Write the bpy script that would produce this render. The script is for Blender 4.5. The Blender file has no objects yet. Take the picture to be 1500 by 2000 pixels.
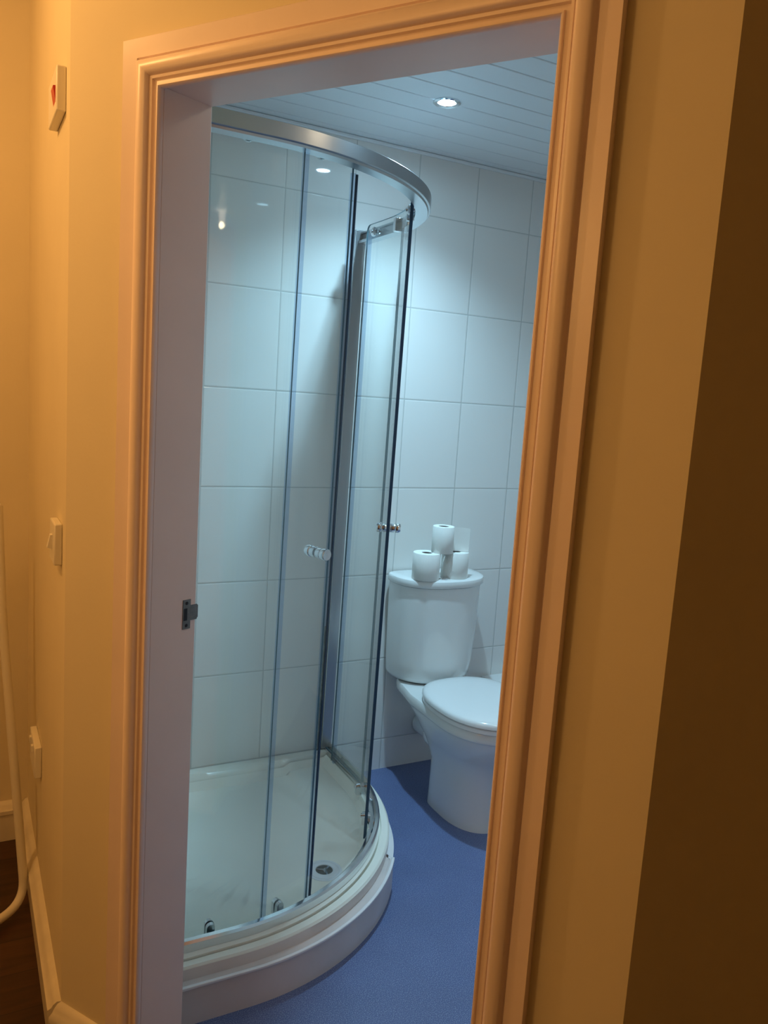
import bpy, bmesh, math, random
from mathutils import Vector, Matrix
random.seed(4)
S = bpy.context.scene
COL = S.collection
PI = math.pi

# ------------------------------------------------------------------ camera
F_PX, YAW, PITCH, ROLL, CAM_H = 1568.48, -0.4917, -0.1410, 0.0661, 1.4454
cy, sy, cp, sp = math.cos(YAW), math.sin(YAW), math.cos(PITCH), math.sin(PITCH)
fwd = Vector((-sy*cp, cy*cp, sp)); rgt = Vector((cy, sy, 0)); upv = rgt.cross(fwd)
cr, sr = math.cos(ROLL), math.sin(ROLL)
r2 = cr*rgt + sr*upv; u2 = -sr*rgt + cr*upv
cd = bpy.data.cameras.new('camera'); cam = bpy.data.objects.new('camera', cd); COL.objects.link(cam)
cd.sensor_fit = 'VERTICAL'; cd.sensor_height = 36; cd.lens = F_PX/2000*36; cd.clip_start = 0.02
m = Matrix((r2, u2, -fwd)).transposed().to_4x4(); m.translation = Vector((0, 0, CAM_H)); cam.matrix_world = m
S.camera = cam

# ------------------------------------------------------------------ world, exposure, lights
S.view_settings.view_transform = 'Standard'; S.view_settings.look = 'None'
S.view_settings.exposure = 0.0; S.view_settings.gamma = 1.0; S.view_settings.use_curve_mapping = False
w_ = bpy.data.worlds.new('world'); S.world = w_; w_.use_nodes = True
w_.node_tree.nodes['Background'].inputs[0].default_value = (1.0, .62, .3, 1)
w_.node_tree.nodes['Background'].inputs[1].default_value = 0.003
S.cycles.max_bounces = 12; S.cycles.transparent_max_bounces = 24; S.cycles.glossy_bounces = 6
S.cycles.sample_clamp_indirect = 6

HALL_LAMP = (-0.52, 1.72, 2.32); SIDE_FILL = (-1.0, 0.8, 1.80)
LAMP_W = 13.5; SIDE_W = 11.5; LAMP_COL = (1.0, .55, .19)
BATH_W = 320.0; SPOT_W = 74.0; SPOT2_W = 13.0; BATH_COL = (.45, .785, 1.0)
def lamp(name, loc, energy, color, radius):
    l = bpy.data.lights.new(name, 'POINT'); l.energy = energy; l.color = color; l.shadow_soft_size = radius
    o = bpy.data.objects.new(name, l); o.location = loc; COL.objects.link(o); return o
lamp('hall_lamp_light', HALL_LAMP, LAMP_W, LAMP_COL, .035)
lamp('side_fill_light', SIDE_FILL, SIDE_W, LAMP_COL, .12)  # added fill without a fixture, brightens the right end of the door wall
def spot(name, loc, energy, color, cone, radius=.025):
    l = bpy.data.lights.new(name, 'SPOT'); l.energy = energy; l.color = color; l.shadow_soft_size = radius
    l.spot_size = math.radians(cone); l.spot_blend = 1.0
    o = bpy.data.objects.new(name, l); o.location = loc; COL.objects.link(o); return o
spot('downlight_beam', (1.275, 2.158, 2.306), SPOT_W, BATH_COL, 128)
spot('downlight_beam_by_door', (1.28, 1.42, 2.306), SPOT2_W, BATH_COL, 150)
spot('warm_downlight_beam', (1.166, 1.137, 2.225), 3.0, (1, .72, .42), 150, .02)

# ------------------------------------------------------------------ materials
def nd(t, k, **kw):
    n = t.nodes.new(k)
    for a, b in kw.items(): setattr(n, a, b)
    return n
def mat(name, col, rough=.5, metal=0, spec=.5, noise=0, nscale=20, bump=0, bscale=200, coat=0):
    m = bpy.data.materials.new(name); m.use_nodes = True; t = m.node_tree; b = t.nodes['Principled BSDF']
    b.inputs['Base Color'].default_value = (*col, 1); b.inputs['Roughness'].default_value = rough
    b.inputs['Metallic'].default_value = metal; b.inputs['Specular IOR Level'].default_value = spec
    b.inputs['Coat Weight'].default_value = coat
    tc = nd(t, 'ShaderNodeTexCoord')
    if noise:
        n = nd(t, 'ShaderNodeTexNoise'); n.inputs['Scale'].default_value = nscale; n.inputs['Detail'].default_value = 4
        t.links.new(tc.outputs['Object'], n.inputs['Vector'])
        r = nd(t, 'ShaderNodeMapRange'); r.inputs['From Min'].default_value = .3; r.inputs['From Max'].default_value = .7
        r.inputs['To Min'].default_value = 1-noise; r.inputs['To Max'].default_value = 1+noise
        t.links.new(n.outputs['Fac'], r.inputs['Value'])
        x = nd(t, 'ShaderNodeVectorMath', operation='SCALE'); x.inputs[0].default_value = col
        t.links.new(r.outputs[0], x.inputs['Scale']); t.links.new(x.outputs[0], b.inputs['Base Color'])
    if bump:
        n = nd(t, 'ShaderNodeTexNoise'); n.inputs['Scale'].default_value = bscale; n.inputs['Detail'].default_value = 3
        t.links.new(tc.outputs['Object'], n.inputs['Vector'])
        bp = nd(t, 'ShaderNodeBump'); bp.inputs['Strength'].default_value = bump; bp.inputs['Distance'].default_value = .002
        t.links.new(n.outputs['Fac'], bp.inputs['Height']); t.links.new(bp.outputs[0], b.inputs['Normal'])
    return m
def emit(name, col, s):
    m = bpy.data.materials.new(name); m.use_nodes = True; b = m.node_tree.nodes['Principled BSDF']
    b.inputs['Base Color'].default_value = (.8, .8, .8, 1)
    b.inputs['Emission Color'].default_value = (*col, 1); b.inputs['Emission Strength'].default_value = s
    return m
def glass(name, tint, refl=.9):
    m = bpy.data.materials.new(name); m.use_nodes = True; t = m.node_tree; t.nodes.remove(t.nodes['Principled BSDF'])
    out = t.nodes['Material Output']; tr = nd(t, 'ShaderNodeBsdfTransparent'); tr.inputs[0].default_value = (*tint, 1)
    gl = nd(t, 'ShaderNodeBsdfGlossy'); gl.inputs['Roughness'].default_value = .01; gl.inputs[0].default_value = (refl, refl, refl, 1)
    fr = nd(t, 'ShaderNodeFresnel'); fr.inputs[0].default_value = 1.45
    # back faces of the pane reflect like front faces (thin glass)
    gm = nd(t, 'ShaderNodeNewGeometry'); io = nd(t, 'ShaderNodeMapRange')
    t.links.new(gm.outputs['Backfacing'], io.inputs['Value']); io.inputs['To Min'].default_value = 1.45; io.inputs['To Max'].default_value = 1/1.45
    t.links.new(io.outputs[0], fr.inputs[0])
    mx = nd(t, 'ShaderNodeMixShader')
    t.links.new(fr.outputs[0], mx.inputs[0]); t.links.new(tr.outputs[0], mx.inputs[1]); t.links.new(gl.outputs[0], mx.inputs[2])
    t.links.new(mx.outputs[0], out.inputs[0]); return m
def tile_mat(name, axis, u0, pitch_u, z0, pitch_z, half=.0013):
    m = mat(name, (.88, .86, .83), .03, spec=.45); t = m.node_tree; b = t.nodes['Principled BSDF']
    g = nd(t, 'ShaderNodeNewGeometry'); s = nd(t, 'ShaderNodeSeparateXYZ'); t.links.new(g.outputs['Position'], s.inputs[0])
    outs = []
    for o, a0, pt in ((s.outputs[axis], u0, pitch_u), (s.outputs[2], z0, pitch_z)):
        a = nd(t, 'ShaderNodeMath', operation='SUBTRACT'); t.links.new(o, a.inputs[0]); a.inputs[1].default_value = a0-20*pt-pt/2
        mo = nd(t, 'ShaderNodeMath', operation='MODULO'); t.links.new(a.outputs[0], mo.inputs[0]); mo.inputs[1].default_value = pt
        c = nd(t, 'ShaderNodeMath', operation='SUBTRACT'); t.links.new(mo.outputs[0], c.inputs[0]); c.inputs[1].default_value = pt/2
        ab = nd(t, 'ShaderNodeMath', operation='ABSOLUTE'); t.links.new(c.outputs[0], ab.inputs[0]); outs.append(ab)
    mn = nd(t, 'ShaderNodeMath', operation='MINIMUM'); t.links.new(outs[0].outputs[0], mn.inputs[0]); t.links.new(outs[1].outputs[0], mn.inputs[1])
    gr = nd(t, 'ShaderNodeMapRange'); gr.inputs['From Min'].default_value = half; gr.inputs['From Max'].default_value = half+.0006
    t.links.new(mn.outputs[0], gr.inputs['Value'])
    mx = nd(t, 'ShaderNodeMix', data_type='RGBA'); mx.inputs['A'].default_value = (.58, .58, .56, 1); mx.inputs['B'].default_value = (.88, .86, .83, 1)
    t.links.new(gr.outputs[0], mx.inputs['Factor']); t.links.new(mx.outputs['Result'], b.inputs['Base Color'])
    rr = nd(t, 'ShaderNodeMapRange'); rr.inputs['To Min'].default_value = .7; rr.inputs['To Max'].default_value = .03
    t.links.new(gr.outputs[0], rr.inputs['Value']); t.links.new(rr.outputs[0], b.inputs['Roughness'])
    hh = nd(t, 'ShaderNodeMapRange', interpolation_type='SMOOTHSTEP'); hh.inputs['From Min'].default_value = half*.5; hh.inputs['From Max'].default_value = half+.0035
    t.links.new(mn.outputs[0], hh.inputs['Value'])
    # faint vertical ribbing pressed into the glaze
    wv = nd(t, 'ShaderNodeTexNoise'); wv.inputs['Scale'].default_value = 1; mp = nd(t, 'ShaderNodeMapping')
    mp.inputs['Scale'].default_value = (22, 22, 1.1); t.links.new(g.outputs['Position'], mp.inputs[0]); t.links.new(mp.outputs[0], wv.inputs['Vector'])
    ad = nd(t, 'ShaderNodeMath', operation='MULTIPLY_ADD'); t.links.new(wv.outputs['Fac'], ad.inputs[0]); ad.inputs[1].default_value = .12; t.links.new(hh.outputs[0], ad.inputs[2])
    bp = nd(t, 'ShaderNodeBump'); bp.inputs['Strength'].default_value = .6; bp.inputs['Distance'].default_value = .0012
    t.links.new(ad.outputs[0], bp.inputs['Height']); t.links.new(bp.outputs[0], b.inputs['Normal'])
    return m
def wood_floor():
    m = mat('hall_laminate', (.20, .085, .035), .38); t = m.node_tree; b = t.nodes['Principled BSDF']
    tc = nd(t, 'ShaderNodeTexCoord'); mp = nd(t, 'ShaderNodeMapping'); mp.inputs['Scale'].default_value = (1.2, 9, 1)
    mp.inputs['Rotation'].default_value = (0, 0, .15)
    n = nd(t, 'ShaderNodeTexNoise'); n.inputs['Scale'].default_value = 4; n.inputs['Detail'].default_value = 8; n.inputs['Distortion'].default_value = .8
    t.links.new(tc.outputs['Object'], mp.inputs[0]); t.links.new(mp.outputs[0], n.inputs['Vector'])
    br = nd(t, 'ShaderNodeTexBrick'); br.inputs['Scale'].default_value = 1; br.inputs['Brick Width'].default_value = 1.2; br.inputs['Row Height'].default_value = .13
    br.inputs['Mortar Size'].default_value = .0015
    br.inputs['Color1'].default_value = (.065, .025, .009, 1); br.inputs['Color2'].default_value = (.042, .016, .006, 1); br.inputs['Mortar'].default_value = (.02, .008, .004, 1)
    t.links.new(tc.outputs['Object'], br.inputs['Vector'])
    r = nd(t, 'ShaderNodeMapRange'); r.inputs['From Min'].default_value = .3; r.inputs['From Max'].default_value = .7; r.inputs['To Min'].default_value = .6; r.inputs['To Max'].default_value = 1.3
    t.links.new(n.outputs['Fac'], r.inputs['Value'])
    x = nd(t, 'ShaderNodeVectorMath', operation='SCALE'); t.links.new(br.outputs['Color'], x.inputs[0]); t.links.new(r.outputs[0], x.inputs['Scale'])
    t.links.new(x.outputs[0], b.inputs['Base Color']); return m
def vinyl():
    m = mat('blue_vinyl', (.10, .17, .34), .42); t = m.node_tree; b = t.nodes['Principled BSDF']
    tc = nd(t, 'ShaderNodeTexCoord'); n = nd(t, 'ShaderNodeTexNoise'); n.inputs['Scale'].default_value = 420; n.inputs['Detail'].default_value = 1
    t.links.new(tc.outputs['Object'], n.inputs['Vector'])
    n2 = nd(t, 'ShaderNodeTexNoise'); n2.inputs['Scale'].default_value = 6; t.links.new(tc.outputs['Object'], n2.inputs['Vector'])
    c = nd(t, 'ShaderNodeValToRGB'); e = c.color_ramp.elements
    e[0].position = .38; e[0].color = (.085, .115, .265, 1); e[1].position = .52; e[1].color = (.115, .152, .322, 1)
    k = e.new(.70); k.color = (.26, .33, .50, 1)
    t.links.new(n.outputs['Fac'], c.inputs[0])
    r = nd(t, 'ShaderNodeMapRange'); r.inputs['To Min'].default_value = .85; r.inputs['To Max'].default_value = 1.15; t.links.new(n2.outputs['Fac'], r.inputs['Value'])
    x = nd(t, 'ShaderNodeVectorMath', operation='SCALE'); t.links.new(c.outputs[0], x.inputs[0]); t.links.new(r.outputs[0], x.inputs['Scale'])
    t.links.new(x.outputs[0], b.inputs['Base Color']); return m

M = dict(
    paint=mat('cream_wall_paint', (.80, .70, .50), .75, spec=.25, noise=.03, nscale=3, bump=.12, bscale=120),
    dark=mat('hall_plain_paint', (.80, .70, .50), .75, spec=.25, noise=.03, nscale=3),
    gloss=mat('gloss_woodwork', (.93, .77, .72), .32, spec=.5, bump=.10, bscale=45, noise=.02, nscale=8),
    gloss2=mat('worn_gloss_woodwork', (.78, .70, .56), .3, bump=.2, bscale=60, noise=.06, nscale=12),
    tileX=tile_mat('wall_tile', 0, .9549, .25, .1244, .33), tileY=tile_mat('side_wall_tile', 1, 2.6155, .25, .1244, .33),
    pvc=mat('white_pvc_plank', (.86, .88, .90), .28), gap=mat('plank_gap', (.12, .12, .12), .9),
    vinyl=vinyl(), wood=wood_floor(),
    chrome=mat('chrome', (.72, .74, .76), .12, metal=1, noise=.02, nscale=30), satin=mat('satin_aluminium', (.50, .53, .56), .30, metal=1),
    chrome2=mat('polished_chrome', (.85, .86, .88), .05, metal=1),
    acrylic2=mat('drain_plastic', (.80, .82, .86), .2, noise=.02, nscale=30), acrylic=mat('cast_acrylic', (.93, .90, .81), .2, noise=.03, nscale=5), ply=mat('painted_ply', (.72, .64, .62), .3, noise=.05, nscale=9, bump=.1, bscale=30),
    lip=mat('painted_lip', (.85, .82, .84), .25, noise=.05, nscale=14),
    ceramic=mat('vitreous_china', (.84, .84, .83), .07, spec=.6, coat=.3), seat=mat('seat_plastic', (.86, .86, .86), .14, coat=.2),
    paper=mat('tissue_paper', (.90, .89, .85), .95, spec=.1, bump=.3, bscale=300), card=mat('roll_card', (.13, .11, .10), .9),
    plastic=mat('white_plastic', (.86, .80, .68), .3), red=mat('red_rocker', (.55, .03, .02), .35),
    steel=mat('dull_steel', (.20, .19, .18), .42, metal=.8, noise=.2, nscale=60), black=mat('black_gap', (.015, .015, .02), .6),
    tube=mat('white_coated_tube', (.80, .74, .62), .3), seal=mat('magnetic_seal', (.03, .07, .13), .35),
    blue=glass('clear_seal', (.80, .86, .94)), glass=glass('clear_glass', (.978, .992, .988)), edge=mat('glass_edge', (.07, .17, .21), .15),
    mould=mat('stained_sealant', (.35, .33, .25), .6, noise=.4, nscale=60),
    bulb=emit('downlight_lens', BATH_COL, BATH_W), dimbulb=emit('dim_downlight_lens', BATH_COL, 14.0), bulb2=emit('warm_bulb_glass', (1, .78, .50), 45.0), stem=emit('frosted_glass_stem', (1, .75, .55), 7.0),
)

# ------------------------------------------------------------------ mesh helpers
def tag(o, label=None, cat=None, group=None, kind=None):
    if label: o['label'] = label
    if cat: o['category'] = cat
    if group: o['group'] = group
    if kind: o['kind'] = kind
    return o
def obj(name, bm, mats, parent=None, smooth=False, bevel=0, seg=2, angle=35, sharp=45):
    me = bpy.data.meshes.new(name); bmesh.ops.recalc_face_normals(bm, faces=bm.faces[:]); bm.to_mesh(me); bm.free()
    for q in (mats if isinstance(mats, (list, tuple)) else [mats]): me.materials.append(q)
    o = bpy.data.objects.new(name, me); COL.objects.link(o)
    if parent: o.parent = parent
    if bevel:
        b = o.modifiers.new('bevel', 'BEVEL'); b.width = bevel; b.segments = seg; b.limit_method = 'ANGLE'; b.angle_limit = math.radians(angle)
        b.harden_normals = False
    if smooth or bevel:
        for p in me.polygons: p.use_smooth = True
        try: me.set_sharp_from_angle(angle=math.radians(sharp if not bevel else 60))
        except Exception: pass
    return o
def empty(name, loc=(0, 0, 0)):
    o = bpy.data.objects.new(name, None); o.location = loc; o.empty_display_size = .1; COL.objects.link(o); return o
def local(o):
    # parts are modelled in world space: move them into their parent's frame
    o.matrix_parent_inverse = Matrix.Translation(-o.parent.location) if o.parent and o.parent.parent is None else Matrix()
    return o
def part(name, bm, mats, parent, **kw): return local(obj(name, bm, mats, parent, **kw))
def box(bm, x0, x1, y0, y1, z0, z1, mi=0):
    vs = [bm.verts.new(p) for p in ((x0, y0, z0), (x1, y0, z0), (x1, y1, z0), (x0, y1, z0), (x0, y0, z1), (x1, y0, z1), (x1, y1, z1), (x0, y1, z1))]
    for f in ((0, 3, 2, 1), (4, 5, 6, 7), (0, 1, 5, 4), (1, 2, 6, 5), (2, 3, 7, 6), (3, 0, 4, 7)):
        bm.faces.new([vs[i] for i in f]).material_index = mi
    return vs
def prism(bm, poly, z0, z1, side_mi=None, mi=0):
    a = [bm.verts.new((x, y, z0)) for x, y in poly]; b = [bm.verts.new((x, y, z1)) for x, y in poly]; n = len(poly)
    bm.faces.new(a[::-1]).material_index = mi; bm.faces.new(b).material_index = mi
    for i in range(n):
        f = bm.faces.new((a[i], a[(i+1) % n], b[(i+1) % n], b[i])); f.material_index = side_mi[i] if side_mi else mi
def loft(bm, rings, cap=True, mi=0, closed=True):
    R_ = [[bm.verts.new(p) for p in r] for r in rings]; n = len(R_[0])
    for a, b in zip(R_, R_[1:]):
        for i in range(n if closed else n-1):
            bm.faces.new((a[i], a[(i+1) % n], b[(i+1) % n], b[i])).material_index = mi
    if cap:
        bm.faces.new(R_[0][::-1]).material_index = mi; bm.faces.new(R_[-1]).material_index = mi
    return R_
def frame(d):
    d = d.normalized(); a = Vector((0, 0, 1)) if abs(d.z) < .9 else Vector((1, 0, 0)); u = d.cross(a).normalized(); return u, d.cross(u)
def lathe(bm, origin, axis, prof, n=32, mi=0, cap=True):
    # prof: (radius, distance along axis)
    o = Vector(origin); d = Vector(axis).normalized(); u, v = frame(d)
    loft(bm, [[o+d*h+(u*math.cos(2*PI*i/n)+v*math.sin(2*PI*i/n))*max(r, 1e-5) for i in range(n)] for r, h in prof], cap, mi)
def tube(bm, pts, r, n=14, mi=0):
    P = [Vector(p) for p in pts]; rings = []; u = None
    for i, p in enumerate(P):
        d = ((P[min(i+1, len(P)-1)]-P[max(i-1, 0)])).normalized()
        if u is None: u, v = frame(d)
        else: u = (u-d*u.dot(d)).normalized(); v = d.cross(u)
        rings.append([p+(u*math.cos(2*PI*k/n)+v*math.sin(2*PI*k/n))*r for k in range(n)])
    loft(bm, rings, True, mi)
def smooth_path(pts, rad, n=8):
    P = [Vector(p) for p in pts]; out = [P[0]]
    for a, b, c in zip(P, P[1:], P[2:]):
        d1 = (a-b).normalized(); d2 = (c-b).normalized(); s = b+d1*rad; e = b+d2*rad
        for k in range(n+1):
            t = k/n; out.append(s*(1-t)**2+b*2*t*(1-t)+e*t*t)
    out.append(P[-1]); return out

# ------------------------------------------------------------------ layout
YB = 2.6155                                     # tiled back wall
XL, XR_, YF = .33, 2.40, .80                    # inner faces of the other bathroom walls
XH = .1842                                      # hall face of the left wall
ZC, ZH = 2.315, 2.50                            # bathroom and hall ceilings
DD = Vector((.53821, -.84281, 0)); NN = Vector((.84281, .53821, 0))
L0 = Vector((.3084, 1.4645, 0)); DW, DZ, DT = .697, 1.939, .103   # doorway: left foot, width, height, wall depth
def dp(s, o=0, z=0): return L0+DD*s+NN*o+Vector((0, 0, z))         # along door wall, into bathroom, up
def dxy(s, o=0): q = dp(s, o); return (q.x, q.y)
S0 = (XH-L0.x)/DD.x; S1 = .908
C0 = dxy(S0); E0 = dxy(S1)
IL = dp(0, DT); IL_y = IL.y+(XL-IL.x)*DD.y/DD.x; IR_x = IL.x+(YF-IL.y)*DD.x/DD.y
def innerx(y): return IL.x+(y-IL.y)*DD.x/DD.y

# ------------------------------------------------------------------ structure
bm = bmesh.new(); prism(bm, [(XL-.02, YB), (XR_+.12, YB), (XR_+.12, YB+.12), (XL-.02, YB+.12)], 0, ZH)
tag(obj('wall_back', bm, M['tileX']), kind='structure')
bm = bmesh.new(); prism(bm, [C0, (XL, IL_y), (XL, YB), (XH, YB)], 0, ZH, [0, 1, 0, 0])
tag(obj('wall_left', bm, [M['paint'], M['tileY']]), kind='structure')
bm = bmesh.new()
prism(bm, [C0, dxy(-.012), dxy(-.012, DT), (XL, IL_y)], 0, ZH)
prism(bm, [dxy(DW+.012), E0, (IR_x, YF), dxy(DW+.012, DT)], 0, ZH)
prism(bm, [dxy(-.012), dxy(DW+.012), dxy(DW+.012, DT), dxy(-.012, DT)], DZ+.012, ZH)
tag(obj('wall_diagonal', bm, M['paint']), kind='structure')
bm = bmesh.new(); prism(bm, [E0, (XR_+.12, E0[1]), (XR_+.12, YF), (IR_x, YF)], 0, ZH, [0, 0, 1, 0])
tag(obj('wall_front', bm, [M['dark'], M['tileX']]), kind='structure')
bm = bmesh.new(); box(bm, XR_, XR_+.12, YF, YB, 0, ZH)
tag(obj('wall_right', bm, M['tileY']), kind='structure')
HX0, HX1, HY0, HY1 = -1.35, XR_+.12, -1.75, 2.60
bm = bmesh.new(); box(bm, HX0-.1, XH, HY1, HY1+.12, 0, ZH)
tag(obj('wall_hall_end', bm, M['paint']), kind='structure')
bm = bmesh.new(); box(bm, HX0-.1, HX0, HY0-.1, HY1, 0, ZH)
tag(obj('wall_hall_left', bm, M['paint']), kind='structure')
bm = bmesh.new(); box(bm, HX0, HX1+.1, HY0-.1, HY0, 0, ZH)
tag(obj('wall_hall_back', bm, M['paint']), kind='structure')
bm = bmesh.new(); box(bm, HX1, HX1+.1, HY0, E0[1], 0, ZH)
tag(obj('wall_hall_right', bm, M['paint']), kind='structure')
# bathroom floor and hall floor share the doorway line
bm = bmesh.new(); prism(bm, [dxy(S0, .06), (XL-.1, YB+.05), (XR_+.05, YB+.05), (XR_+.05, YF-.05), dxy(S1+.05, .06)], -.05, 0)
tag(obj('floor', bm, M['vinyl']), kind='structure')
bm = bmesh.new(); prism(bm, [(HX0-.1, HY0-.1), (HX1+.1, HY0-.1), (HX1+.1, YF-.06), dxy(S1+.05, .058), dxy(S0, .058), (XL-.11, YB), (XL-.11, HY1+.1), (HX0-.1, HY1+.1)], -.05, 0)
tag(obj('floor', bm, M['wood']), kind='structure')
# planked bathroom ceiling
bm = bmesh.new(); y = YB; k = 0
box(bm, XL-.02, XR_+.02, YF-.02, YB+.02, ZC+.011, ZC+.03, 1)
ys = YB-.052
rows = [(YB, ys)]
while ys > YF: rows.append((ys, ys-.1)); ys -= .1
def cutx(y): return max(XL, innerx(y))
for a, b in rows:
    b = max(b, YF)
    a_, b_ = a-.0022, b+.0022
    pts = [(cutx(a_), a_), (XR_, a_), (XR_, b_), (cutx(b_), b_)]
    prism(bm, pts, ZC, ZC+.010)
tag(obj('ceiling', bm, [M['pvc'], M['gap']], bevel=.002, seg=1), kind='structure')
bm = bmesh.new(); box(bm, HX0-.1, HX1+.1, HY0-.1, HY1+.1, ZH, ZH+.08)
tag(obj('ceiling', bm, M['paint']), kind='structure')
bm = bmesh.new(); prism(bm, [(XL, YB-.012), (XL, YB), (XR_, YB), (XR_, YB-.012)], ZC-.012, ZC-.0005)
tag(obj('trim_1', bm, M['pvc'], bevel=.003), kind='structure')

# ------------------------------------------------------------------ door frame
fr = empty('door_1', dp(DW/2, DT/2)); tag(fr, kind='structure')
prof = [(0, .0), (0, .0115), (.002, .0135), (.0045, .0135), (.006, .0095), (.013, .0095), (.0145, .015), (.019, .016), (.0205, .0135)]
for k in range(11):
    a = PI*k/10; prof.append((.0355-.0145*math.cos(a), .0145+.0125*math.sin(a)))
prof += [(.0515, .0115), (.0530, .0112), (.0545, .0150), (.0865, .0190), (.0875, .0180), (.0875, 0)]
AI, AW, AZ = .003, DW-.003, DZ-.004
stat = [((AI, 0), (-1, 0)), ((AI, AZ), (-1, 1)), ((AW, AZ), (1, 1)), ((AW, 0), (1, 0))]
bm = bmesh.new(); rings = []
for (s, z), (os_, oz) in stat:
    rings.append([dp(s+os_*u*.917, -h*.92, z+oz*u*.917) for u, h in prof])
loft(bm, rings, True)
part('architrave', bm, M['gloss'], fr, smooth=True)
bm = bmesh.new()       # lining: two tapered jambs and a head
prism(bm, [dxy(-.012, 0), dxy(.003, 0), dxy(.018, DT), dxy(-.012, DT)], 0, DZ)
prism(bm, [dxy(DW+.012, 0), dxy(DW-.003, 0), dxy(DW-.010, DT), dxy(DW+.012, DT)], 0, DZ)
prism(bm, [dxy(-.012, 0), dxy(DW+.012, 0), dxy(DW+.012, DT), dxy(-.012, DT)], DZ-.001, DZ+.012)
part('lining', bm, M['gloss'], fr, bevel=.0015)
# strike plate on the left jamb
sl = .015/.103
def jp(o, z, h=.0): return dp(.003+sl*o+h, o, z)
bm = bmesh.new()
def plate(bm, o0, o1, z0, z1, h0, h1, mi=0):
    vs = [bm.verts.new(jp(o, z, h)) for h in (h0, h1) for (o, z) in ((o0, z0), (o1, z0), (o1, z1), (o0, z1))]
    for f in ((0, 1, 2, 3), (7, 6, 5, 4), (0, 4, 5, 1), (1, 5, 6, 2), (2, 6, 7, 3), (3, 7, 4, 0)): bm.faces.new([vs[i] for i in f]).material_index = mi
SZ = 1.0085
plate(bm, .072, .090, SZ-.029, SZ+.029, -.001, .0012)
plate(bm, .090, .1055, SZ-.013, SZ+.017, -.001, .0014)
plate(bm, .1055, .1075, SZ-.010, SZ+.015, -.004, .0014)
plate(bm, .074, .082, SZ-.012, SZ+.012, .0012, .0016, 1)
for zz in (SZ-.022, SZ+.022): lathe(bm, jp(.081, zz, .0012), DD, [(.0035, 0), (.003, .0008), (0, .001)], 12, 1)
part('strike_plate', bm, [M['steel'], M['black']], fr)

# ------------------------------------------------------------------ hall skirtings
def skirt(name, bmf, mi=None):
    pass
bm = bmesh.new()
sp_ = [(0, 0), (.022, 0), (.022, .085), (.026, .088), (.026, .100), (.019, .106), (.015, .114), (.008, .122), (0, .124)]
loft(bm, [[(XH-t, C0[1]+.0+t*.45, z) for t, z in sp_], [(XH-t, HY1-.002, z) for t, z in sp_]])
tag(obj('baseboard_left', bm, M['gloss2'], smooth=True), kind='structure')
bm = bmesh.new()
loft(bm, [[(HX0, HY1-t, z) for t, z in sp_], [(XH-.028, HY1-t, z) for t, z in sp_]])
tag(obj('baseboard_end', bm, M['gloss2'], smooth=True), kind='structure')
bm = bmesh.new()
loft(bm, [[dp(S0+.001-t*.3, -t, z) for t, z in sp_], [dp(-.088, -t*.62, z) for t, z in sp_]])
tag(obj('baseboard_diagonal', bm, M['gloss2'], smooth=True), kind='structure')
# low white pipe boxing along the back wall right of the toilet
bm = bmesh.new(); box(bm, 1.905, XR_, YB-.13, YB, 0, .335)
tag(obj('trim_2', bm, M['ceramic'], bevel=.008, seg=3), kind='structure')

# ------------------------------------------------------------------ shower tray
H90 = PI/2
TX, TY, TR = .572, 1.655+.68, .68               # tray arc centre and radius
def tray_outline(off=0, n=44, base_end=YB-.0005):
    r = TR-off; pts = []
    y0 = TY-r
    x0 = max(XL+.001, innerx(y0)+.002)
    pts.append((x0, y0))
    for k in range(n+1):
        a = PI/2*k/n; pts.append((TX+r*math.sin(a), TY-r*math.cos(a)))
    pts += [(TX+r, base_end), (XL+.001, base_end)]
    return pts
def dense(poly, step=.02):
    out = []; n = len(poly)
    for i in range(n):
        a = Vector(poly[i]); b = Vector(poly[(i+1) % n]); k = max(1, int((b-a).length/step))
        for j in range(k): out.append(a+(b-a)*j/k)
    return out
OUT = [Vector(q) for q in tray_outline()]
def dist_out(q):
    best = 9; n = len(OUT)
    for i in range(n):
        a, b = OUT[i], OUT[(i+1) % n]; ab = b-a; t = max(0, min(1, (q-a).dot(ab)/ab.length_squared)); best = min(best, (q-(a+ab*t)).length)
    return best
def sstep(a, b, x): t = max(0, min(1, (x-a)/(b-a))); return t*t*(3-2*t)
BAS = [(.40, 2.56), (1.035, 2.56), (1.10, 2.05), (1.03, 1.93), (.90, 1.80), (.775, 1.785), (.40, 2.165)]
BASV = [Vector(q) for q in BAS]
def basin(q):          # signed distance, positive inside
    best = 9; n = len(BASV); inside = True
    for i in range(n):
        a, b = BASV[i], BASV[(i+1) % n]; ab = b-a
        nrm = Vector((ab.y, -ab.x)).normalized(); best = min(best, (q-a).dot(nrm))
    return best
def tray_z(q, d=None):
    if d is None: d = dist_out(q)
    z = .125-.006*(1-sstep(0, .006, d))
    z -= .012*(sstep(.026, .0265, d)-sstep(.0300, .0305, d))
    z += .005*sstep(.0300, .0305, d)
    z -= .034*sstep(.064, .078, d)
    z -= .014*sstep(-.004, .006, basin(q))
    return z
tr = empty('shower_tray', (.8, 2.1, 0))
tag(tr, 'white quadrant shower tray with raised rim in the tiled corner', 'shower tray')
bm = bmesh.new(); c = Vector((.84, 2.16)); D = dense([tuple(q) for q in OUT], .015)
rings = []
for f in (0.02, .1, .2, .3, .38, .46, .53, .6, .66, .71, .76, .80, .83, .85):
    rings.append([(*(c+(q-c)*f), tray_z(c+(q-c)*f)) for q in D])
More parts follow.
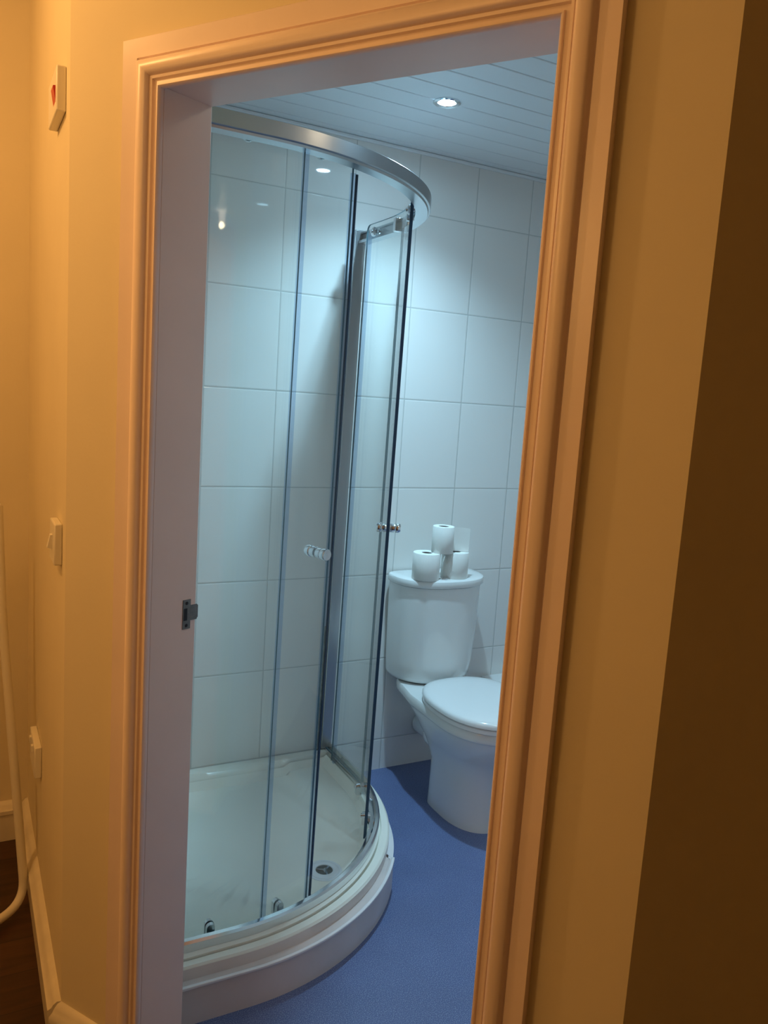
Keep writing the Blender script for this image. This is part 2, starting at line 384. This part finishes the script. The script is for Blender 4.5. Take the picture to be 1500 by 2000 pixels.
for d in (.092, .084, .078, .074, .071, .068, .064, .055, .04, .033, .0306, .0299, .0266, .0259, .018, .008, .005, .0025, 0):
    rr_ = []
    for q in D:
        v = (c-q).normalized(); p_ = q+v*d; rr_.append((p_.x, p_.y, tray_z(p_, d)))
    rings.append(rr_)
rings.append([(q.x, q.y, .062) for q in D])
loft(bm, rings, True)
bm.faces.ensure_lookup_table()
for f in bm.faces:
    if min(v.co.z for v in f.verts) < .065 and max(v.co.z for v in f.verts) > .1: f.material_index = 1  # outer side of the tray: its shade is put in as the duller board colour
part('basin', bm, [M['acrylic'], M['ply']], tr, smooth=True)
DRC = Vector((.925, 1.948, .0822))
bm = bmesh.new()
lathe(bm, DRC, (0, 0, 1), [(.044, -.004), (.044, .0022), (.042, .0036), (.028, .0046), (.0255, .0036), (.0245, .001)], 40, 0, False)
lathe(bm, DRC, (0, 0, 1), [(.052, -.004), (.052, .0010), (.044, .0016)], 40, 0, False)
dr = part('drain_ring', bm, M['acrylic2'], tr, smooth=True)
bm = bmesh.new(); lathe(bm, DRC+Vector((0, 0, .0012)), (0, 0, 1), [(.0245, 0), (.0245, .0004)], 32)
part('drain_hole', bm, M['steel'], tr)
bm = bmesh.new(); dirs = []
hub = DRC+Vector((0, 0, .0016))
for k in range(3):
    a = 2*PI*k/3+.5
    for da, r_ in ((-1.05, .005), (-.10, .0235), (.10, .0235)): dirs.append((r_*math.cos(a+da), r_*math.sin(a+da)))
prism(bm, [(hub.x+x, hub.y+y) for x, y in dirs], hub.z, hub.z+.0016)
part('drain_grate', bm, M['chrome2'], tr)

# plinth: bent riser board, ledge and the base block that carries the tray
pl = empty('shower_plinth', (.8, 2.0, 0)); tag(pl, 'curved painted board plinth raising the shower tray above the blue floor', 'plinth')
PX, PR = .595, .65; PY = 1.625+PR
def plinth_pts(off, a1, n=40):
    r = PR-off; y0 = PY-r; pts = [(max(XL+.001, innerx(y0)+.002), y0)]
    for k in range(n+1):
        a = a1*k/n; pts.append((PX+r*math.sin(a), PY-r*math.cos(a)))
    return pts
A1 = math.radians(56)
def plinth_arc(off, a0, a1, n=30):
    r = PR-off; return [(PX+r*math.sin(a0+(a1-a0)*k/n), PY-r*math.cos(a0+(a1-a0)*k/n)) for k in range(n+1)]
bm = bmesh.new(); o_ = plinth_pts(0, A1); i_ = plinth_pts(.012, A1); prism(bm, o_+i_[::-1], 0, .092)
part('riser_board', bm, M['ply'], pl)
bm = bmesh.new(); prism(bm, plinth_arc(.005, A1, H90)+[(PX+PR-.005, YB-.001), (PX+PR-.017, YB-.001)]+plinth_arc(.017, A1, H90)[::-1], 0, .092)
part('riser_board', bm, M['lip'], pl)
bm = bmesh.new(); prism(bm, plinth_pts(-.003, A1)+plinth_pts(.006, A1)[::-1], .0915, .0985); part('top_lip', bm, M['lip'], pl, bevel=.0015)
def tarc(off, a0, a1, n=30):
    r = TR-off; return [(TX+r*math.sin(a0+(a1-a0)*k/n), TY-r*math.cos(a0+(a1-a0)*k/n)) for k in range(n+1)]
A1T = math.radians(55)
bm = bmesh.new(); prism(bm, plinth_arc(.003, A1, H90)+[(PX+PR-.003, YB-.001), (TX+TR-.004, YB-.001)]+tarc(.004, A1T, H90)[::-1], .084, .0925)
part('ledge', bm, M['lip'], pl)
bm = bmesh.new(); xs0 = max(XL+.001, innerx(PY-PR+.012)+.002)
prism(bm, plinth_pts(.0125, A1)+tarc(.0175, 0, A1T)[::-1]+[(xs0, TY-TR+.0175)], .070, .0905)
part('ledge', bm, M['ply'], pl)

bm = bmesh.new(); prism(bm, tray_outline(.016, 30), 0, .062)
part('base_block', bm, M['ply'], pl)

# ------------------------------------------------------------------ shower enclosure
EX, ER = .565, .665; EY = 2.362; EZ0, EZ1 = .1305, 2.000
xst = lambda y: max(XL+.002, innerx(y)+.003)
def epath(off, a0, a1, xs=None, yend=None, n=48):
    r = ER-off; pts = []
    if xs is not None: pts.append((xs, EY-r))
    for k in range(n+1):
        a = a0+(a1-a0)*k/n; pts.append((EX+r*math.sin(a), EY-r*math.cos(a)))
    if yend is not None: pts.append((EX+r, yend))
    return pts
def sweep(bm, prof, a0, a1, xs=False, yend=None, n=48, mi=0):
    """prof: closed list of (offset inward, z) swept along the quadrant"""
    cols = [epath(o, a0, a1, (xst(EY-(ER-o)) if xs is True else (xs if xs else None)), yend, n) for o, z in prof]
    N = len(cols[0]); rings = [[(*cols[j][i], prof[j][1]) for j in range(len(prof))] for i in range(N)]
    loft(bm, rings, True, mi)
H90 = PI/2; YE = YB-.001
en = empty('shower_enclosure', (.8, 2.1, EZ0))
tag(en, 'curved glass quadrant shower enclosure with chrome rails standing on the white tray', 'shower enclosure')
z = EZ1
bm = bmesh.new()
sweep(bm, [(-.012, z-.031), (-.012, z-.001), (-.011, z), (.022, z), (.022, z-.005), (.016, z-.007), (.016, z-.027), (.030, z-.029), (.030, z-.038), (-.004, z-.038), (-.006, z-.033), (-.011, z-.032)], 0, H90, True, YE)
part('top_rail', bm, M['satin'], en, smooth=True, sharp=18)
z = EZ0
bm = bmesh.new()
sweep(bm, [(-.001, z), (-.001, z+.020), (.003, z+.026), (.012, z+.028), (.016, z+.025), (.018, z+.008), (.030, z+.008), (.030, z)], 0, H90, True, YE)
part('bottom_rail', bm, M['chrome'], en, smooth=True, sharp=22)
bm = bmesh.new(); box(bm, 1.188, 1.228, YB-.026, YB-.0005, EZ0+.003, EZ1+.008)
part('wall_profile', bm, M['satin'], en, bevel=.002)
bm = bmesh.new(); box(bm, 1.181, 1.186, YB-.012, YB-.0005, .118, .60); box(bm, 1.17, 1.19, YB-.02, YB-.0005, .112, .125)
part('sealant', bm, M['mould'], en)
GT = .006
AF = math.radians(8)
def pane(off, a0, a1, z0, z1, xs=None, yend=None, n=30, rc=0, parent=None, name='glass_panel', edges=(1, 1)):
    outer = epath(off, a0, a1, xs, yend, n); inner = epath(off+GT, a0, a1, xs, yend, n); N = len(outer)
    bm = bmesh.new()
    # cumulative length for the rounded corners
    cl = [0]
    for i in range(1, N): cl.append(cl[-1]+math.dist(outer[i], outer[i-1]))
    def zz(i):
        lo, hi = z0, z1
        if rc:
            t = cl[-1]-cl[i]
            if t < rc: q = rc-math.sqrt(max(0, rc*rc-(rc-t)**2)); lo, hi = z0+q, z1-q
        return lo, hi
    # finer stations near the rear end
    if rc and yend is not None:
        def addp(lst, r_):
            a, b = lst[-2], lst[-1]; Ln = math.dist(a, b); out = lst[:-1]
            for t in (rc, rc*.8, rc*.6, rc*.42, rc*.27, rc*.14, rc*.05, 0): out.append((b[0]+(a[0]-b[0])*t/Ln, b[1]+(a[1]-b[1])*t/Ln))
            return out
        outer, inner = addp(outer, rc), addp(inner, rc); N = len(outer); cl = [0]
        for i in range(1, N): cl.append(cl[-1]+math.dist(outer[i], outer[i-1]))
    V = []
    for i in range(N):
        lo, hi = zz(i)
        V.append([bm.verts.new((*outer[i], lo)), bm.verts.new((*outer[i], hi)), bm.verts.new((*inner[i], hi)), bm.verts.new((*inner[i], lo))])
    for a, b in zip(V, V[1:]):
        for j in range(4):
            f = bm.faces.new((a[j], b[j], b[(j+1) % 4], a[(j+1) % 4])); f.material_index = 1 if j in (1, 3) else 0
    bm.faces.new(V[0][::-1]).material_index = 1; bm.faces.new(V[-1]).material_index = 1
    return bm
ZG0, ZG1 = EZ0+.009, EZ1-.037
bm = pane(.020, 0, AF, ZG0, ZG1, xs=xst(1.72), n=10)
g1 = part('glass_panel', bm, [M['glass'], M['edge']], en, smooth=True)
bm = pane(.020, H90-AF, H90, ZG0, ZG1, yend=YB-.02, n=10)
g2 = part('glass_panel', bm, [M['glass'], M['edge']], en, smooth=True)
def strip(off0, off1, a0, a1, z0, z1, mt, parent, name, n=3):
    bm = bmesh.new(); sweep(bm, [(off0, z0), (off0, z1), (off1, z1), (off1, z0)], a0, a1, n=n)
    o = obj(name, bm, mt, parent); o.matrix_parent_inverse = Matrix(); return o
strip(.0195, .032, AF, AF+.016, ZG0, ZG1, M['blue'], g1, 'seal_strip')
strip(.0195, .027, H90-AF-.006, H90-AF, ZG0, ZG1, M['edge'], g2, 'seal_strip')
ZD0, ZD1 = .108, EZ1+.007
def epoint(off, a=None, y=None, x=None):
    r = ER-off
    if y is not None: return Vector((EX+r, y, 0)), Vector((1, 0, 0))
    if x is not None: return Vector((x, EY-r, 0)), Vector((0, -1, 0))
    return Vector((EX+r*math.sin(a), EY-r*math.cos(a), 0)), Vector((math.sin(a), -math.cos(a), 0))
OD = .036
def hardware(door, knob_a, bots, tops):
    q, nrm = epoint(OD+GT/2, a=knob_a); zk = 1.062
    def kn(sgn):
        lathe(bm, q+Vector((0, 0, zk))+nrm*sgn*GT/2, nrm*sgn, [(.0125, 0), (.0135, .002), (.0135, .0135), (.0105, .0145), (.0105, .0165), (.0135, .0175), (.0145, .019), (.0145, .031), (.013, .033), (0.002, .0335)], 28)
    bm = bmesh.new(); kn(1); kn(-1)
    o = obj('door_knob', bm, M['chrome2'], door, smooth=True)
    for kw in bots:
        q, nrm = epoint(OD+GT/2, **kw); tn = Vector((-nrm.y, nrm.x, 0))
        bm = bmesh.new()
        # inner housing: arch-topped block with button, plus wheel outside
        for sgn, th in ((-1, .012), (1, .008)):
            ringp = []
            for k in range(13): a = PI*k/12; ringp.append((.0115*math.cos(a), .018+.0115*math.sin(a)))
            ringp += [(-.0115, -.010), (.0115, -.010)]
            base = q+nrm*sgn*(GT/2)+Vector((0, 0, ZD0+.030))
            loft(bm, [[base+tn*u+Vector((0, 0, v)) for u, v in ringp], [base+nrm*sgn*th+tn*u*.85+Vector((0, 0, v*.95)) for u, v in ringp]])
        lathe(bm, q-nrm*(GT/2+.012)+Vector((0, 0, ZD0+.046)), -nrm, [(.007, 0), (.007, .004), (.005, .005)], 16)
        obj('bottom_roller', bm, M['chrome'], door, smooth=True)
    for kw in tops:
        q, nrm = epoint(OD+GT/2, **kw); bm = bmesh.new()
        zc = EZ1-.022
        lathe(bm, q+Vector((0, 0, zc))-nrm*GT/2, -nrm, [(.014, 0), (.015, .002), (.015, .007), (.011, .010), (.006, .011), (.006, .015), (.001, .0155)], 24)
        lathe(bm, q+Vector((0, 0, zc+.002))+nrm*GT/2, nrm, [(.006, 0), (.006, .004), (.0115, .005), (.0115, .012), (.004, .013)], 24)
        obj('top_roller', bm, M['chrome'], door, smooth=True)
AL = math.radians(21.7)
bm = pane(OD, 0, AL, ZD0, ZD1, xs=xst(1.75)+.02, n=16)
d1 = part('sliding_door', bm, [M['glass'], M['edge']], en, smooth=True)
strip(OD-.001, OD+GT+.001, AL-.006, AL+.020, ZD0+.01, EZ1-.045, M['blue'], d1, 'clear_seal')
strip(OD, OD+GT, AL+.020, AL+.025, ZD0+.01, EZ1-.045, M['seal'], d1, 'magnetic_strip')
hardware(d1, math.radians(18.3), [dict(x=.527), dict(a=math.radians(13.2))], [dict(x=.53), dict(a=math.radians(13.2))])
AR = math.radians(58.0)
bm = pane(OD, AR, H90, ZD0, ZD1, yend=2.50, n=24, rc=.02)
d2 = part('sliding_door', bm, [M['glass'], M['edge']], en, smooth=True)
strip(OD-.0015, OD+GT+.0015, AR-.011, AR, ZD0-.004, ZD1-.002, M['seal'], d2, 'magnetic_strip')
bm = bmesh.new(); xo = EX+ER-OD; box(bm, xo-GT-.002, xo+.002, 2.474, 2.487, ZD0+.02, ZD1-.03)
obj('clear_seal', bm, M['blue'], d2)
hardware(d2, math.radians(64.0), [dict(a=math.radians(79)), dict(a=math.radians(61.5))], [dict(y=2.44), dict(a=math.radians(64))])
def clamp(name, kw):
    q, nrm = epoint(.050, **kw); tn = Vector((-nrm.y, nrm.x, 0)); bm = bmesh.new()
    base = q+Vector((0, 0, EZ1-.026)); r = [(-.011, -.020), (.011, -.020), (.011, .020), (-.011, .020)]
    loft(bm, [[base+nrm*.020+tn*u+Vector((0, 0, v)) for u, v in r], [base-nrm*.002+tn*u+Vector((0, 0, v)) for u, v in r]])
    part(name, bm, M['chrome'], en, bevel=.002)
clamp('rail_stop', dict(a=math.radians(82))); clamp('rail_stop', dict(a=math.radians(67)))
# ------------------------------------------------------------------ toilet
TC = 1.605
to = empty('toilet', (TC, 2.3, 0)); tag(to, 'white close-coupled toilet with lowered lid beside the shower', 'toilet')
def dsec(cx, hw, yb, yf, z, ne=2.0, nb=5.0, n=56, yc=None):
    """plan section: rounded front (towards the room), squarer back"""
    if yc is None: yc = yf+hw*1.15
    pts = []
    for k in range(n):
        a = 2*PI*k/n; c_, s_ = math.cos(a), math.sin(a)
        e = ne if s_ < 0 else nb
        L = (yc-yf) if s_ < 0 else (yb-yc)
        x = cx+hw*math.copysign(abs(c_)**(2/e), c_); y_ = yc+L*math.copysign(abs(s_)**(2/e), s_)
        pts.append((x, y_, z))
    return pts
# pan and pedestal in one casting
bm = bmesh.new(); P = [
    (.112, 2.350, 2.055, 0, 2.2, 5), (.112, 2.350, 2.055, .006, 2.2, 5), (.108, 2.352, 2.062, .05, 2.2, 5), (.103, 2.36, 2.070, .12, 2.2, 4.5),
    (.102, 2.37, 2.068, .17, 2.2, 4), (.108, 2.385, 2.055, .21, 2.1, 4), (.126, 2.41, 2.030, .25, 2.1, 3.6), (.146, 2.45, 2.000, .29, 2.1, 3.6),
    (.160, 2.51, 1.980, .325, 2.1, 4), (.168, 2.56, 1.970, .345, 2.1, 5), (.169, 2.575, 1.968, .352, 2.1, 6), (.176, 2.58, 1.958, .356, 2.1, 7),
    (.178, 2.585, 1.955, .362, 2.1, 7), (.178, 2.585, 1.955, .386, 2.1, 7), (.174, 2.582, 1.960, .392, 2.1, 7), (.150, 2.56, 1.99, .393, 2.1, 7)]
def pansec(hw, yb, yf, z, ne, nb):
    pts = dsec(TC, hw, yb, yf, z, ne, nb, yc=yf+.21 if z > .2 else yf+.16)
    # the shelf behind the bowl narrows under the cistern
    return [((TC+(x-TC)*(1-.14*sstep(2.32, 2.52, y)) if z > .3 else x), y, zz) for x, y, zz in pts]
loft(bm, [pansec(*q) for q in P]); part('pan', bm, M['ceramic'], to, smooth=True)
# bowl moulding line
bm = bmesh.new()
loft(bm, [dsec(TC, .183, 2.40, 1.947, z_, 2.15, 2.6, yc=2.17) if k in (1, 2) else dsec(TC, .179, 2.396, 1.951, z_, 2.15, 2.6, yc=2.17) for k, z_ in enumerate((.3935, .396, .408, .411))])
part('seat', bm, M['seat'], to, smooth=True)
bm = bmesh.new()
rg = []
for z_, i in ((.4125, .004), (.415, 0), (.424, 0), (.430, .003), (.4345, .010), (.438, .024), (.4405, .05), (.442, .09)):
    rg.append(dsec(TC, .186-i, 2.405-i, 1.944+i, z_, 2.15, 2.6, yc=2.17))
loft(bm, rg); part('lid', bm, M['seat'], to, smooth=True)
# cistern
CW = .190; CYF = 2.405
def csec(hw, yf, z, yb=YB-.008): return dsec(TC+.002, hw-.004, yb, yf, z, 2.3, 5.5, yc=yf+.15)
bm = bmesh.new()
loft(bm, [csec(.140, 2.445, .394), csec(.160, 2.432, .402), csec(.171, 2.424, .420), csec(.176, 2.419, .47), csec(.181, 2.413, .60), csec(.184, 2.409, .72), csec(.184, 2.409, .768)])
part('cistern', bm, M['ceramic'], to, smooth=True)
bm = bmesh.new()
loft(bm, [csec(.178, 2.414, .7675), csec(.1785, 2.4135, .7705), csec(.190, 2.402, .7715), csec(.192, 2.400, .775), csec(.192, 2.400, .790), csec(.190, 2.402, .796), csec(.183, 2.409, .7995), csec(.16, 2.43, .800)])
part('cistern_lid', bm, M['ceramic'], to, smooth=True)
bm = bmesh.new(); lathe(bm, (1.575, 2.445, .799), (0, 0, 1), [(.021, 0), (.021, .004), (.019, .0055), (.018, .0045), (.0175, .006), (.001, .0068)], 28)
part('flush_button', bm, M['chrome2'], to, smooth=True)
bm = bmesh.new(); q = Vector((TC-.104, 2.262, .040)); lathe(bm, q+Vector((.004, 0, 0)), (-1, -.1, 0), [(.007, 0), (.007, .005), (.004, .0075), (.0005, .008)], 16)
part('screw_cap', bm, M['steel'], to, smooth=True)
bm = bmesh.new(); tube(bm, smooth_path([(TC-.055, 2.30, .235), (TC-.058, 2.385, .225), (TC+.01, 2.46, .19), (TC+.03, YB-.01, .17)], .04), .046, 20)
part('outlet_pipe', bm, M['ceramic'], to, smooth=True)

# toilet rolls standing on the cistern
def roll(loc, r, h, label, sheet=False):
    t = empty('toilet_roll', loc); tag(t, label, 'toilet roll', 'toilet rolls stacked on the cistern')
    bm = bmesh.new(); n = 48; c0 = .019
    P = [(c0, 0), (r-.001, 0), (r, .001), (r, h-.0015), (r-.0015, h), (c0+.001, h), (c0, h-.001), (c0, 0)]
    lathe(bm, (0, 0, 0), (0, 0, 1), P, n, 0, False)
    obj('paper', bm, M['paper'], t, smooth=True)
    bm = bmesh.new(); lathe(bm, (0, 0, 0), (0, 0, 1), [(c0-.0002, .001), (c0-.0002, h-.002), (c0-.0016, h-.002), (c0-.0016, .001), (c0-.0002, .001)], 32, 0, False)
    obj('card_core', bm, M['card'], t, smooth=True)
    if sheet:
        bm = bmesh.new(); d = Vector((cy, sy, 0)).normalized(); pts = []
        a0 = math.radians(-62)
        base = Vector((math.cos(a0)*r, math.sin(a0)*r, 0))
        W = []
        for k in range(9):
            t_ = k/8; q = Vector((r*.80, r*.40, 0))+Vector((.93, -.36, 0))*(.082*t_)+Vector((.36, .93, 0))*(.006*math.sin(t_*PI))
            W.append(q)
        lo = [q+Vector((0, 0, .001)) for q in W]; hi = [q+Vector((0, 0, h-.006-.004*(k/8))) for k, q in enumerate(W)]
        th = Vector((.36, .93, 0))*.0012
        loft(bm, [[a, b, b+th, a+th] for a, b in zip(lo, hi)])
        obj('loose_sheet', bm, M['paper'], t, smooth=True)
    return t
roll((1.508, 2.463, .8), .0505, .098, 'wider toilet roll standing left of the other on the cistern lid')
roll((1.637, 2.470, .8), .0505, .097, 'toilet roll standing on the right of the cistern lid beside the left roll')
roll((1.567, 2.455, .898), .040, .098, 'narrower top toilet roll with a loose sheet sticking out to the right', True)

# ------------------------------------------------------------------ wall fittings in the hall passage
iso = empty('isolator_switch', (XH, 1.77, 1.98)); tag(iso, 'white wall switch box with red rocker high on the passage wall', 'switch')
bm = bmesh.new(); box(bm, XH-.018, XH, 1.715, 1.862, 1.938, 2.020); part('back_box', bm, M['plastic'], iso, bevel=.003)
bm = bmesh.new()
vs = [(XH-.0175, 1.728, 1.986), (XH-.0175, 1.765, 1.986), (XH-.0175, 1.765, 1.956), (XH-.0175, 1.728, 1.956), (XH-.0225, 1.728, 1.985), (XH-.0225, 1.765, 1.985), (XH-.0180, 1.765, 1.957), (XH-.0180, 1.728, 1.957)]
V = [bm.verts.new(v) for v in vs]
for f in ((0, 1, 2, 3), (7, 6, 5, 4), (0, 4, 5, 1), (1, 5, 6, 2), (2, 6, 7, 3), (3, 7, 4, 0)): bm.faces.new([V[i] for i in f])
part('red_rocker', bm, M['red'], iso)['label'] = 'red rocker switch'
sw = empty('light_switch', (XH, 1.75, 1.11)); tag(sw, 'small white light switch at waist height on the passage wall', 'switch')
bm = bmesh.new(); box(bm, XH-.016, XH, 1.712, 1.798, 1.065, 1.151); part('faceplate', bm, M['plastic'], sw, bevel=.003)
bm = bmesh.new()
V = [bm.verts.new(v) for v in [(XH-.0155, 1.742, 1.124), (XH-.0155, 1.76, 1.124), (XH-.0155, 1.76, 1.093), (XH-.0155, 1.742, 1.093), (XH-.020, 1.742, 1.123), (XH-.020, 1.76, 1.123), (XH-.026, 1.76, 1.097), (XH-.026, 1.742, 1.097)]]
for f in ((0, 1, 2, 3), (7, 6, 5, 4), (0, 4, 5, 1), (1, 5, 6, 2), (2, 6, 7, 3), (3, 7, 4, 0)): bm.faces.new([V[i] for i in f])
part('rocker', bm, M['plastic'], sw)
so = empty('wall_socket', (XH, 2.2, .45)); tag(so, 'white plug socket low on the passage wall above the skirting', 'socket')
bm = bmesh.new(); box(bm, XH-.018, XH, 2.13, 2.276, .408, .494); part('faceplate', bm, M['plastic'], so, bevel=.003)
for yy in (2.155, 2.215):
    bm = bmesh.new(); box(bm, XH-.023, XH-.017, yy+.008, yy+.022, .468, .486); part('rocker', bm, M['plastic'], so, bevel=.001)

# bent tube of a folded airer leaning in the passage
ai = empty('clothes_airer', (-.1, 2.0, 0)); tag(ai, 'white bent metal tube leg of a folding airer, cut by the left edge', 'airer')
bm = bmesh.new()
tube(bm, smooth_path([(-.30, 1.80, .026), (.150, 2.20, .026), (.098, 2.28, .81), (.09, 2.30, 1.10)], .07, 10), .0115, 16)
part('leg_tube', bm, M['tube'], ai, smooth=True)
bm = bmesh.new(); tube(bm, smooth_path([(.09, 2.30, 1.10), (-.36, 1.90, 1.10), (-.30, 1.80, .026)], .05, 8), .0115, 12)
part('frame_tube', bm, M['tube'], ai, smooth=True)
for q in ((.062, 2.122), (-.24, 1.853)):
    bm = bmesh.new(); lathe(bm, (*q, .0), (0, 0, 1), [(.012, 0), (.014, .004), (.014, .012), (.010, .018)], 16)
    part('foot_pad', bm, M['plastic'], ai, smooth=True)

# ------------------------------------------------------------------ ceiling lights
def downlight(x, y, zc, lens, rim, label, group, depth=.0):
    t = empty('ceiling_light', (x, y, zc)); tag(t, label, 'light', group)
    bm = bmesh.new(); lathe(bm, (0, 0, -.0005), (0, 0, -1), [(.026, -.0), (.041, 0), (.041, .003), (.036, .006), (.028, .004), (.026, 0)], 40, 0, False)
    obj('rim', bm, rim, t, smooth=True)
    bm = bmesh.new(); lathe(bm, (0, 0, -.001), (0, 0, -1), [(.026, 0), (.026, .0012)], 32)
    obj('lens', bm, lens, t)
    return t
downlight(1.275, 2.158, ZC, M['bulb'], M['chrome'], 'glowing round downlight set in the planked bathroom ceiling', 'bathroom downlights')
downlight(1.280, 1.420, ZC, M['dimbulb'], M['chrome'], 'dimmer second downlight, seen as a faint oval mirrored in the shower tiles', 'bathroom downlights')
t = empty('ceiling_light', (1.166, 1.137, ZC)); tag(t, 'small warm bulb on a short stem, mirrored low at left behind the shower glass', 'light')
bm = bmesh.new(); lathe(bm, (0, 0, 0), (0, 0, -1), [(.026, 0), (.026, .004), (.019, .007), (.019, .052), (.017, .056)], 28)
obj('stem', bm, M['stem'], t, smooth=True)
bm = bmesh.new(); lathe(bm, (0, 0, -.0725), (0, 0, 1), [(.0175*math.sin(PI*k/12), -.0175*math.cos(PI*k/12)) for k in range(13)], 24, 0, False)
obj('bulb', bm, M['bulb2'], t, smooth=True)

# the enclosure stands very slightly out of plumb
for o in en.children_recursive:
    if o.type == 'MESH':
        for v in o.data.vertices: v.co.x += .0092*(v.co.z-EZ0)
